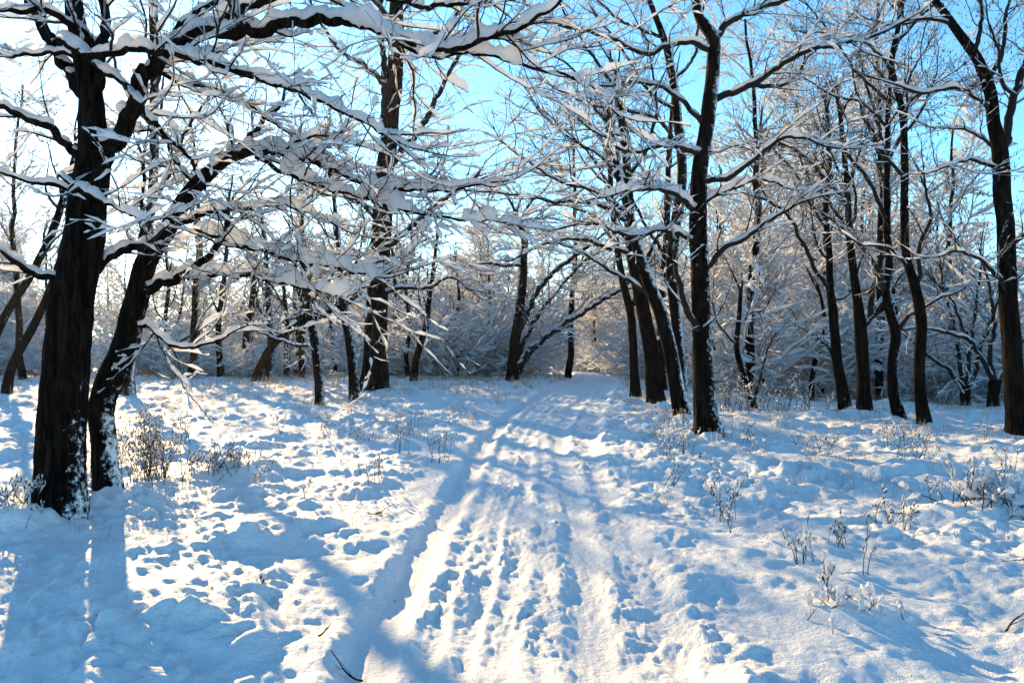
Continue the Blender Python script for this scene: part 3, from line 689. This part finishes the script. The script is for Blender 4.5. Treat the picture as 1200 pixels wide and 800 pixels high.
hero("many_stemmed_tree", "tree fanning out from one foot into bending stems, one leaning low across the far track", 31.0,
     [(600, 446, 8), (601, 430, 7), (603, 405, 6.5), (608, 375, 6), (612, 340, 5), (614, 310, 4.5), (614, 280, 4), (606, 255, 3)],
     [([(604, 402), (612, 380), (625, 350), (640, 328), (662, 308), (690, 290)], 5, 3, -0.6, 0.05),
      ([(605, 425), (615, 398), (630, 370), (657, 336), (680, 310)], 4, 2, 0.6, 0.05),
      ([(605, 432), (625, 408), (660, 381), (690, 362), (722, 342), (752, 318)], 5.5, 2.5, -0.8, 0.09),
      ([(605, 440), (618, 418), (632, 400), (650, 388)], 4, 3, 0.9, 0.06),
      ([(613, 312), (590, 310), (565, 309), (545, 312)], 3, 1.5, 0.5, 0.06),
      ([(676, 371), (700, 350), (720, 340), (745, 338)], 2.5, 1.2, 0.4, 0.06),
      ([(610, 265), (620, 240), (640, 222)], 3, 1.5, 0.4, 0.05)],
     bark=M_BARK_CLEAN, dens=0.6, load=0.06, levels=3, seed=25, reach=2.0, rmin=0.007, flare=0.4)
LG = "small trees left of the big upright tree"
hero("small_tree", "small dark tree right beside the big upright tree on its left", 22.0,
     [(416, 468, 7), (414, 440, 5.6), (410, 400, 5.2), (404, 370, 4.6), (400, 330, 3.8), (396, 280, 3), (390, 220, 2)],
     [([(404, 372), (385, 372), (365, 366), (340, 374)], 3, 1.5, -0.4, 0.05), ([(400, 340), (420, 300), (428, 260)], 3, 1.2, 0.5, 0.05)],
     bark=M_BARK_SNOWY, dens=0.55, load=0.05, levels=3, seed=26, reach=1.4, group=LG, auto=(6, 0.5, 1.5))
hero("small_tree", "small tree with a snow-crusted bent trunk, second left of the big upright tree", 20.0,
     [(375, 474, 5.5), (374, 450, 4.8), (371, 420, 4.8), (366, 385, 4.6), (362, 360, 4.2), (360, 335, 3), (352, 290, 2)],
     [([(370, 405), (345, 404), (320, 395), (300, 388)], 2.5, 1.2, -0.3, 0.05), ([(362, 355), (385, 330), (400, 300)], 2.5, 1.2, 0.4, 0.05)],
     bark=M_BARK_SNOWY, dens=0.6, load=0.05, levels=3, seed=27, reach=1.3, group=LG, auto=(5, 0.5, 1.3))
hero("small_tree", "short thick trunk slanting steeply to the right, in the grass left of the big tree", 31.0,
     [(300, 443, 5.2), (308, 424, 4.8), (320, 404, 4.4), (336, 390, 4), (350, 380, 4), (372, 370, 4.5), (398, 358, 4)],
     [([(350, 380), (352, 350), (345, 310)], 3.5, 2, 0.4, 0.05), ([(395, 360), (420, 345), (440, 320)], 3.5, 1.5, -0.4, 0.06)],
     bark=M_BARK_SNOWY, dens=0.45, load=0.055, levels=3, seed=28, reach=1.8, rmin=0.007, group=LG, auto=(5, 0.5, 2))
for i, (lab, D, tr) in enumerate([
    ("upright dark stem growing beside the foot of the slanting trunk", 31.0, [(314, 446, 5), (317, 420, 4), (317, 390, 3.6), (314, 350, 3.2), (312, 300, 2.4), (305, 240, 1.6)]),
    ("dark tree on the sunlit rise, right of a matching single stem", 33.0, [(259, 441, 4.4), (257, 415, 3.7), (256, 380, 3.4), (260, 350, 3), (264, 315, 2.5), (266, 250, 1.8)]),
    ("single dark stem on the sunlit rise, leftmost of the pair there", 35.0, [(231, 434, 4.6), (231, 405, 3.8), (230, 375, 3.6), (228, 345, 3), (232, 300, 2.4), (226, 240, 1.6)]),
    ("short dark tree behind the sunlit rise, next right of the V-forked one", 36.0, [(287, 428, 4.6), (288, 408, 4), (290, 385, 3.8), (296, 350, 3), (300, 300, 2)]),
    ("thin dark tree between the bent trunk and the slanting trunk, farther back", 37.0, [(349, 425, 3.6), (350, 400, 3), (347, 370, 2.8), (345, 330, 2.2), (350, 280, 1.6)]),
    ("bent small tree right of the big upright tree, splitting in two at head height", 30.0, [(485, 448, 4.6), (487, 425, 4), (492, 405, 4), (500, 380, 3.4), (502, 355, 2.8), (507, 320, 2.2), (512, 280, 1.6)]),
    ("thin dark stem in the shade just right of the big upright tree", 36.0, [(466, 438, 3.2), (464, 420, 2.6), (462, 395, 2.4), (464, 360, 2), (460, 300, 1.4)]),
    ("thin upright stem between the slanting trunk and the bent snow-crusted trunk", 34.0, [(336, 440, 3), (335, 415, 2.5), (337, 380, 2.3), (333, 340, 2), (336, 290, 1.5)]),
    ("slim stem just right of the crooked leaning tree, far back on the rise", 36.0, [(196, 436, 3.2), (197, 410, 2.7), (194, 375, 2.4), (198, 330, 2), (192, 280, 1.5)]),
    ("slim dark stem close behind the big upright tree on its right", 33.0, [(478, 444, 3.2), (476, 420, 2.7), (480, 385, 2.4), (476, 340, 2), (482, 290, 1.5)]),
    ("slender stem between the big upright tree and the many-stemmed tree", 36.0, [(536, 442, 2.6), (537, 420, 2.1), (533, 390, 1.9), (538, 350, 1.6), (534, 310, 1.2)]),
    ("leaning trunk at the far left edge behind the thickest tree", 24.0, [(8, 446, 6), (18, 420, 5.2), (32, 395, 5), (46, 368, 4.7), (60, 335, 4.4), (72, 300, 4), (90, 250, 4), (110, 180, 3)]),
    ("slanting trunk behind the thickest tree, upper of the two at the left edge", 20.0, [(-30, 460, 6), (-12, 410, 5), (2, 378, 4.6), (18, 350, 4.5), (32, 330, 4.2), (45, 305, 4), (58, 280, 4.6), (75, 230, 3.6), (88, 180, 2.6)]),
]):
    hero("small_tree", lab, D, tr, (), bark=M_BARK_CLEAN if i % 2 else M_BARK, dens=0.36, load=0.05, levels=3, seed=40 + i, reach=1.5, rmin=0.006,
         auto=(8, 0.35, 1.7), group=LG, sides=14)

# ------------------------------------------------------------------ woods and thickets behind: a few grown kinds, copied
def wild_tree(h, r, n_limb, lmb, seed, dens, load, rmin, lean=0.0):
    global rng
    keep = rng; rng = np.random.default_rng(seed)
    root = thing("background_tree", (0, 0, 0), "background tree", "tree")
    K = 20; t = np.linspace(0, 1, K)
    wx = np.cumsum(rng.normal(size=K)) * 0.035 * h / 8; wy = np.cumsum(rng.normal(size=K)) * 0.035 * h / 8
    TP = np.stack([wx - wx[0] + lean * t * h, wy - wy[0], -0.3 + t * (h + 0.3)], 1); TR = r * (1 - 0.85 * t) + 0.012
    part("trunk", *trunk_mesh(TP, TR, 9, seed, 0.4), M_BARK_CLEAN, root, np.zeros(3))
    aP, aR = children(TP[None], TR[None], h * 0.75 / n_limb, 0.22, lmb, 12, angle=(30, 65), up=0.22, wig=0.16, rfac=0.5, rmax=0.05, rmin=rmin * 2, tip=0.25)
    bP, bR = children(aP, aR, 0.23 / dens, 0.10, lmb * 0.45, 6, angle=(30, 65), up=0.08, wig=0.14, rfac=0.55, rmax=0.02, rmin=rmin * 1.3)
    cP, cR = children(bP, bR, 0.115 / dens, 0.08, 0.60, 4, angle=(25, 65), up=0.06, wig=0.2, rfac=0.6, rmax=0.010, rmin=rmin)
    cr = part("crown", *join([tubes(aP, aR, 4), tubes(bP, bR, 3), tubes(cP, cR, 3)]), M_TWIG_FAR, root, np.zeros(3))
    part("snow", *join([snow_ridges(aP, aR, load * 1.2, 5), snow_ridges(bP, bR, load, 4, rag=0.1), snow_ridges(cP, cR, load * (0.5 + 0.6 * rng.random((len(cP), 1))), 3, rag=0.2)]), M_SNOW, cr, np.zeros(3), kind="stuff")
    rng = keep
    return root

def wild_shrub(h, n, seed, dens, load, rmin, spread=0.8):
    global rng
    keep = rng; rng = np.random.default_rng(seed)
    root = thing("snowy_shrub", (0, 0, 0), "snowy shrub", "shrub")
    a = rng.random(n) * 6.28; K = 9; P = np.zeros((n, K, 3)); P[:, 0] = np.stack([np.cos(a), np.sin(a), -0.5 + 0 * a], 1) * 0.25
    d = norm(np.stack([np.cos(a) * spread * rng.random(n), np.sin(a) * spread * rng.random(n), np.ones(n)], 1)); st = (h * (0.5 + 0.55 * rng.random(n)) / (K - 1))[:, None]
    for k in range(1, K):
        P[:, k] = P[:, k - 1] + d * st; d = norm(d + rng.normal(size=(n, 3)) * 0.14 + np.stack([np.cos(a), np.sin(a), -0.3 + 0 * a], 1) * 0.09)
    R = (0.012 + 0.014 * rng.random(n))[:, None] * np.linspace(1, 0.3, K)[None]
    bP, bR = children(P, R, 0.22 / dens, 0.10, h * 0.34, 6, up=0.1, wig=0.22, rfac=0.6, rmax=0.012, rmin=rmin * 1.2)
    cP, cR = children(bP, bR, 0.12 / dens, 0.10, 0.45, 4, up=0.05, wig=0.25, rfac=0.6, rmax=0.008, rmin=rmin)
    part("stems", *tubes(P, R, 4), M_TWIG_FAR, root, np.zeros(3), kind="stuff")
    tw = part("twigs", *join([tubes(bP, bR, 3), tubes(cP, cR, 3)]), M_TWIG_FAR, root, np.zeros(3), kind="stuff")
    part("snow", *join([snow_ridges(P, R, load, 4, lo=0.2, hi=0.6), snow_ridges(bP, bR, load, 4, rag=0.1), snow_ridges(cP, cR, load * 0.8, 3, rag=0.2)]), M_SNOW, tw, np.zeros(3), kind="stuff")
    rng = keep
    return root

TREES = [wild_tree(8.5, 0.12, 16, 3.2, 101, 0.9, 0.09, 0.007), wild_tree(7.2, 0.10, 15, 2.8, 102, 0.95, 0.095, 0.007, 0.12),
         wild_tree(10.0, 0.15, 18, 3.6, 103, 0.8, 0.09, 0.008), wild_tree(6.2, 0.09, 15, 2.6, 104, 1.05, 0.095, 0.007, -0.15)]
TREES.append(wild_tree(11.5, 0.13, 20, 3.2, 105, 1.0, 0.040, 0.0045))
SHRUBS = [wild_shrub(3.2, 18, 201, 0.95, 0.08, 0.006), wild_shrub(2.4, 20, 202, 1.05, 0.075, 0.006, 1.1), wild_shrub(4.2, 18, 203, 0.8, 0.085, 0.006, 0.7)]
KIND_T = ['broad', 'right-bending', 'tall', 'small', 'lofty']; KIND_S = ['rounded', 'low spreading', 'tall']
used = set()
def place(protos, k, x, y, s, rz, label, group, name=None):
    o = protos[k]
    if id(o) in used: o = copy_tree(o)
    else: used.add(id(o))
    o.location = (x, y, gz(x, y)); o.scale = (s, s, s * (0.92 + 0.16 * rng.random())); o.rotation_euler = (0, 0, rz)
    tag(o, label, None, group)
    return o

def sector(px):
    return 0 if px < 200 else 1 if px < 470 else 2 if px < 650 else 3 if px < 830 else 4 if px < 1030 else 5
TL = ["snow-laden tree in the wood behind the thickest tree", "snow-laden tree in the wood behind the small trees on the sunlit rise",
      "frosted tree in the shaded thicket behind the many-stemmed tree", "dark tree standing where the track disappears",
      "snow-laden tree on the slope behind the track-side row", "snow-laden tree on the slope behind the right-hand group"]
SL = ["frosted shrub at the foot of the wood behind the thickest tree", "frosted shrub at the foot of the wood behind the sunlit rise",
      "frosted shrub in the shaded thicket behind the many-stemmed tree", "bushy frosted shrub beside the far end of the track",
      "frosted shrub behind the track-side row", "blue-shaded shrub on the slope behind the right-hand group"]
def clear_of_track(x, y, m):
    if y > 60: return True
    lx, bx = float(along(RUT_L, np.array([y]))[0]), float(along(BANK, np.array([y]))[0])
    return x < lx - m or x > bx + m
spots = []
def scatter(protos, n, a0, a1, d0, d1, s0, s1, gap, labels, grp, margin):
    c = tries = 0
    while c < n and tries < n * 40:
        tries += 1
        a = math.radians(a0 + (a1 - a0) * rng.random()); d = d0 + (d1 - d0) * rng.random() ** 1.2
        x, y = d * math.tan(a), d
        if not clear_of_track(x, y, margin) or any((x - p) ** 2 + (y - q) ** 2 < gap * gap for p, q in spots): continue
        spots.append((x, y)); c += 1
        px = 600 + F * x / y
        k = int(rng.integers(len(protos) - (protos is TREES))); sc = s0 + (s1 - s0) * rng.random()
        if protos is TREES and px < 700 and d < 84: sc = min(sc, (0.125 * (d - 8) + 1.8 + rng.random()) / (8.5, 7.2, 10.0, 6.2, 11.5)[k])
        place(protos, k, x, y, sc, rng.random() * 6.28, (KIND_T if protos is TREES else KIND_S)[k] + " " + labels[sector(px)] + (", far back" if d > 55 else ""), grp)
# trees
scatter(TREES, 32, -38, -9, 36, 58, 0.75, 1.1, 1.8, TL, "trees of the far wood", 3)
scatter(TREES, 16, -9, 2, 37, 58, 0.75, 1.0, 1.7, TL, "trees of the far wood", 2.5)
scatter(TREES, 34, 2, 12, 42, 95, 0.8, 1.1, 1.7, TL, "trees of the far wood", 1.5)
scatter(TREES, 56, 10, 38, 27, 66, 0.85, 1.15, 1.8, TL, "trees of the far wood", 3)
for px, d, sc, k, lab in ((28, 31, 0.95, 4, "tall fine-twigged tree showing left of the thickest trunk, high against the bright sky"),
                          (222, 33, 0.95, 4, "tall fine-twigged tree rising between the leaning tree and the big upright tree"),
                          (352, 34, 0.95, 4, "tall fine-twigged tree just left of the big upright tree, behind the boughs"),
                          (665, 34, 0.95, 4, "tall fine-twigged tree left of the far end of the track-side row"),
                          (872, 23, 0.95, 4, "tall fine-twigged tree behind the nearest track-side tree, against the blue sky"),
                          (1028, 24, 0.95, 4, "tall fine-twigged tree behind the right-hand group of slim dark trees"),
                          (560, 47, 1.0, 2, "tall frosted tree behind the many-stemmed tree, its top below the open sky")):
    spots.append(((px - 600) / F * d, d)); place(TREES, k, (px - 600) / F * d, d, sc, px * 1.7, lab, "trees of the far wood")
# shrubs
scatter(TREES, 50, -38, 38, 84, 140, 0.9, 1.3, 2.5, TL, "trees of the far wood", 3)
scatter(SHRUBS, 40, -38, -9, 33, 42, 0.7, 1.1, 1.2, SL, "shrubs along the edge of the wood", 3)
scatter(SHRUBS, 44, -38, -9, 40, 70, 0.8, 1.3, 1.3, SL, "shrubs along the edge of the wood", 3)
scatter(SHRUBS, 34, -9, 2, 33, 55, 0.8, 1.3, 1.1, SL, "shrubs along the edge of the wood", 1.8)
scatter(SHRUBS, 34, 3, 12, 32, 80, 0.8, 1.2, 1.2, SL, "shrubs along the edge of the wood", 1.3)
scatter(SHRUBS, 60, 9, 38, 23, 50, 0.8, 1.3, 1.3, SL, "shrubs along the edge of the wood", 2.5)

# ------------------------------------------------------------------ dry weeds, grass and brush standing out of the snow
def weed(name, label, px, py, n, h, spread, lean=0.25, side=0.12, cat="weed", group=None, load=0.02, seed=0, r=0.0032, heads=True):
    g = np.random.default_rng(seed); d = CAMH * F / (py - HOR); x = (px - 600) / F * d
    b = np.array([x, d, gz(x, d)]); root = thing(name, b, label, cat, group)
    K = 7; P = np.zeros((n, K, 3)); o = g.normal(size=(n, 2)) * spread; P[:, 0, :2] = b[:2] + o
    P[:, 0, 2] = ground_z(P[:, 0, 0], P[:, 0, 1]) - 0.03
    dr = norm(np.concatenate([g.normal(size=(n, 2)) * lean, np.ones((n, 1))], 1)); st = (h * (0.45 + 0.7 * g.random(n)) / (K - 1))[:, None]
    for k in range(1, K):
        P[:, k] = P[:, k - 1] + dr * st; dr = norm(dr + g.normal(size=(n, 3)) * 0.10)
    R = r * (0.8 + 0.5 * g.random(n))[:, None] * np.linspace(1, 0.5, K)[None]
    bP, bR = children(P, R, max(0.02, h / 9), 0.35, h * side * 2, 4, angle=(25, 60), up=0.2, wig=0.2, rfac=0.7, rmax=r * 0.7, rmin=r * 0.4)
    part("stalks", *join([tubes(P, R, 4), tubes(bP, bR, 3)]), M_WEED, root, b, kind="stuff")
    S = [snow_ridges(bP, bR, load, 6, lump=0.95, rag=0.3, lo=0.15, hi=0.6)]
    if heads:   # withered seed heads
        e = np.concatenate([bP[:, -1], P[:, -1]]); m = len(e); K2 = 4
        hp = e[:, None] + np.linspace(-0.5, 1, K2)[None, :, None] * (UP * 0.022 + g.normal(size=(m, 3)) * 0.006)[:, None]
        hr = np.array([0.15, 1, 0.8, 0.1])[None] * (0.004 + 0.004 * g.random(m))[:, None] * (r / 0.004)
        part("seed_heads", *tubes(hp, hr, 5), M_WEED, root, b, kind="stuff")
        S.append(snow_ridges(hp + UP * 0.01, hr, load * 0.35, 5, lo=-1, hi=-0.5))
    part("snow", *join(S), M_SNOW, root, b, kind="stuff")
    return root
weed("dry_weed_clump", "tall brown clump of dry weeds right of the crooked leaning tree's foot", 178, 572, 85, 0.66, 0.15, cat="weed clump", seed=1, load=0.006)
weed("dry_weed_clump", "low dark tangle of weeds under snow, right of the tall brown clump", 258, 560, 60, 0.24, 0.26, 0.6, cat="weed clump", seed=2, load=0.012)
weed("dry_weed_clump", "yellowish weeds at the left foot of the thickest tree", 22, 622, 22, 0.28, 0.10, 0.4, cat="weed clump", seed=3, load=0.02)
SW = "snow-capped weed stalks in the right-hand snow"
weed("weed_stalk", "short bunch of stalks under a fat cap of snow on the right", 946, 660, 6, 0.32, 0.04, 0.15, group=SW, seed=4, load=0.035)
weed("weed_stalk", "dense dark bunch of stalks behind the snow-capped one on the right", 984, 638, 8, 0.26, 0.05, 0.25, group=SW, seed=5, load=0.018)
weed("weed_stalk", "single tall stalk standing alone on the right", 1016, 678, 2, 0.40, 0.01, 0.08, group=SW, seed=6, load=0.018, side=0.04)
weed("weed_stalk", "pair of stalks crusted with snow in front of the snow-capped bunch", 968, 690, 5, 0.30, 0.04, 0.2, group=SW, seed=7, load=0.032)
weed("weed_stalk", "lone stalk at the left side of the smooth snow on the right", 860, 625, 2, 0.32, 0.015, 0.1, group=SW, seed=8, load=0.018, side=0.06)
weed("weed_stalk", "twig poking out of the snow in front of the low dark tangle on the left", 358, 592, 2, 0.26, 0.01, 0.1, seed=9, load=0.03, side=0.08)
weed("weed_stalk", "withered stalks between the track and the nearest track-side tree", 790, 540, 9, 0.42, 0.18, 0.2, seed=10, load=0.02)
weed("weed_stalk", "withered stalks at the left edge of the track bend", 465, 532, 6, 0.45, 0.10, 0.15, seed=11, load=0.02)
weed("weed_stalk", "tiny dark stalk in the snow left of the lower track", 300, 690, 3, 0.10, 0.03, 0.3, seed=12, load=0.02)
weed("snowy_bush", "low bush bowed under a heavy dome of snow at the right edge", 1160, 606, 42, 0.42, 0.20, 0.75, cat="bush", seed=13, load=0.045, side=0.2, heads=False, r=0.006)
weed("snowy_bush", "small bush half buried in a snow hump in front of the weed stalks", 988, 725, 22, 0.17, 0.12, 0.8, cat="bush", seed=14, load=0.035, side=0.2, heads=False)
weed("dry_weed_clump", "brown weed clump at the foot of the small crooked tree", 850, 482, 30, 0.75, 0.5, 0.3, cat="weed clump", seed=15, load=0.02, r=0.006)
weed("dry_weed_clump", "brown weed clump right of the small crooked tree", 912, 484, 36, 0.8, 0.5, 0.35, cat="weed clump", seed=16, load=0.025, r=0.006)

for k in range(40):   # dry stalks dotted over both verges
    if k % 2: wx, wy = 90 + 430 * rng.random(), 470 + 110 * rng.random() ** 1.3
    else: wx, wy = 745 + 440 * rng.random(), 505 + 110 * rng.random() ** 1.3
    if k % 2 and wx > 600 - 0.55 * (wy - 395): wx -= 150
    weed("weed_stalk", "thin dry stalks in the snow left of the track, like many around" if k % 2 else "thin dry stalks in the snow right of the track, like many around",
         wx, wy, int(3 + 6 * rng.random()), 0.2 + 0.3 * rng.random(), 0.05 + 0.1 * rng.random(), 0.15 + 0.3 * rng.random(), group="dry stalks dotted over the verges", seed=500 + k, load=0.014, r=0.0036)

def fallen_twig(label, px, py, length, ang, seed):
    g = np.random.default_rng(seed); d = CAMH * F / (py - HOR); x = (px - 600) / F * d; K = 12
    b = np.array([x, d, gz(x, d)]); root = thing("fallen_twig", b, label, "twig")
    a = math.radians(ang) + np.cumsum(g.normal(size=K) * 0.10); st = length / K
    P = np.stack([x + np.cumsum(np.cos(a)) * st, d + np.cumsum(np.sin(a)) * st, 0 * a], 1); P[:, 2] = ground_z(P[:, 0], P[:, 1]) + 0.012 + 0.05 * np.linspace(0, 1, K) ** 2
    R = np.linspace(0.006, 0.002, K)
    part("stem", *tubes(P[None], R[None], 6), M_TWIG, root, b)
    bP, bR = children(P[None], R[None], length / 6, 0.2, length * 0.4, 6, angle=(25, 50), up=0.15, wig=0.12, rfac=0.6, rmax=0.004, rmin=0.0015)
    if len(bP): part("side_shoots", *tubes(bP, bR, 4), M_TWIG, root, b, kind="stuff")
fallen_twig("thin curved twig lying in the left rut close to the viewer", 428, 775, 0.20, 150, 1)
fallen_twig("dark twig sticking from the snow at the right edge, below the snow-domed bush", 1172, 660, 0.35, 20, 2)
fallen_twig("broken twig at the right edge near the bottom corner", 1178, 742, 0.25, 40, 3)
fallen_twig("little twig lying on the snow between the left rut and the left field", 372, 748, 0.10, 60, 4)
fallen_twig("fallen twig left of the snow-domed bush on the right", 1082, 604, 0.4, 170, 5)
fallen_twig("fallen twig on the left field between the two dark weed tangles and the track", 428, 605, 0.3, 30, 6)

def grass():
    """frosted grass blades and leaf litter tips poking through the snow"""
    n = 16000
    a = np.radians(-36 + 72 * rng.random(n)); d = 6.5 + 31 * rng.random(n) ** 0.75; x, y = d * np.tan(a), d
    keep = fbm(x / 1.3, y / 1.3, 301, 3) + 0.45 * sstep(12, 22, y) + 0.30 * ((x > 2.0) & (y > 8.5) & (y < 16)) > 0.42
    lx, bx = along(RUT_L, y), along(BANK, y); keep &= (x < lx - 0.45) | (x > bx + 0.25)
    x, y = x[keep], y[keep]; m = 6
    tall = np.repeat(0.4 + 1.3 * rng.random(len(x)) ** 2, m)
    x = np.repeat(x, m) + rng.normal(size=len(x) * m) * 0.045; y = np.repeat(y, m) + rng.normal(size=len(y) * m) * 0.045; n = len(x)
    z = ground_z(x, y) - 0.01
    h = (0.04 + 0.13 * rng.random(n)) * tall * (0.6 + y / 30); w = 0.0012 + 0.00013 * y
    q = rng.random(n) * 6.28; lean = 0.15 + rng.random(n) ** 2 * 1.3; q2 = rng.random(n) * 6.28
    b = np.stack([x, y, z], 1); wv = np.stack([np.cos(q), np.sin(q), 0 * q], 1) * w[:, None]
    out = np.stack([np.cos(q2) * lean, np.sin(q2) * lean, 0 * q], 1) * h[:, None]; hv = UP * h[:, None]
    mid = b + hv * .75 + out * .35; tp = b + hv * (1.05 - .3 * lean)[:, None] + out
    V = np.stack([b - wv, b + wv, mid + wv * .7, mid - wv * .7, tp + wv * .15, tp - wv * .15], 1).reshape(-1, 3)
    Q = (np.arange(n) * 6)[:, None, None] + np.array([[0, 1, 2, 3], [3, 2, 4, 5]])[None]
    o = part("grass", V, Q.reshape(-1, 4), M_GRASS, None, np.zeros(3), smooth=False, kind="stuff")
    tag(o, "frosted grass tips poking through the snow beside the track", "grass")
grass()
# ------------------------------------------------------------------ cold morning haze round the whole scene
hz = bpy.data.meshes.new("haze")
x0, x1, y0, y1, z0, z1 = -460, 460, -460, 460, -5, 19
hz.from_pydata([(x, y, z) for x in (x0, x1) for y in (y0, y1) for z in (z0, z1)], [], [(0, 1, 3, 2), (4, 6, 7, 5), (0, 4, 5, 1), (2, 3, 7, 6), (0, 2, 6, 4), (1, 5, 7, 3)])
hm = bpy.data.materials.new("haze"); hm.use_nodes = True; hn = hm.node_tree
hn.nodes.remove(hn.nodes["Principled BSDF"]); pv = hn.nodes.new("ShaderNodeVolumePrincipled")
pv.inputs['Color'].default_value = (0.95, 0.95, 0.95, 1); pv.inputs['Density'].default_value = 0.0002; pv.inputs['Anisotropy'].default_value = 0.55
hn.links.new(pv.outputs[0], hn.nodes["Material Output"].inputs['Volume'])
hz.materials.append(hm); tag(link("haze", hz), kind="stuff")
print("TRIS", TRIS, "OBJECTS", len(bpy.data.objects))
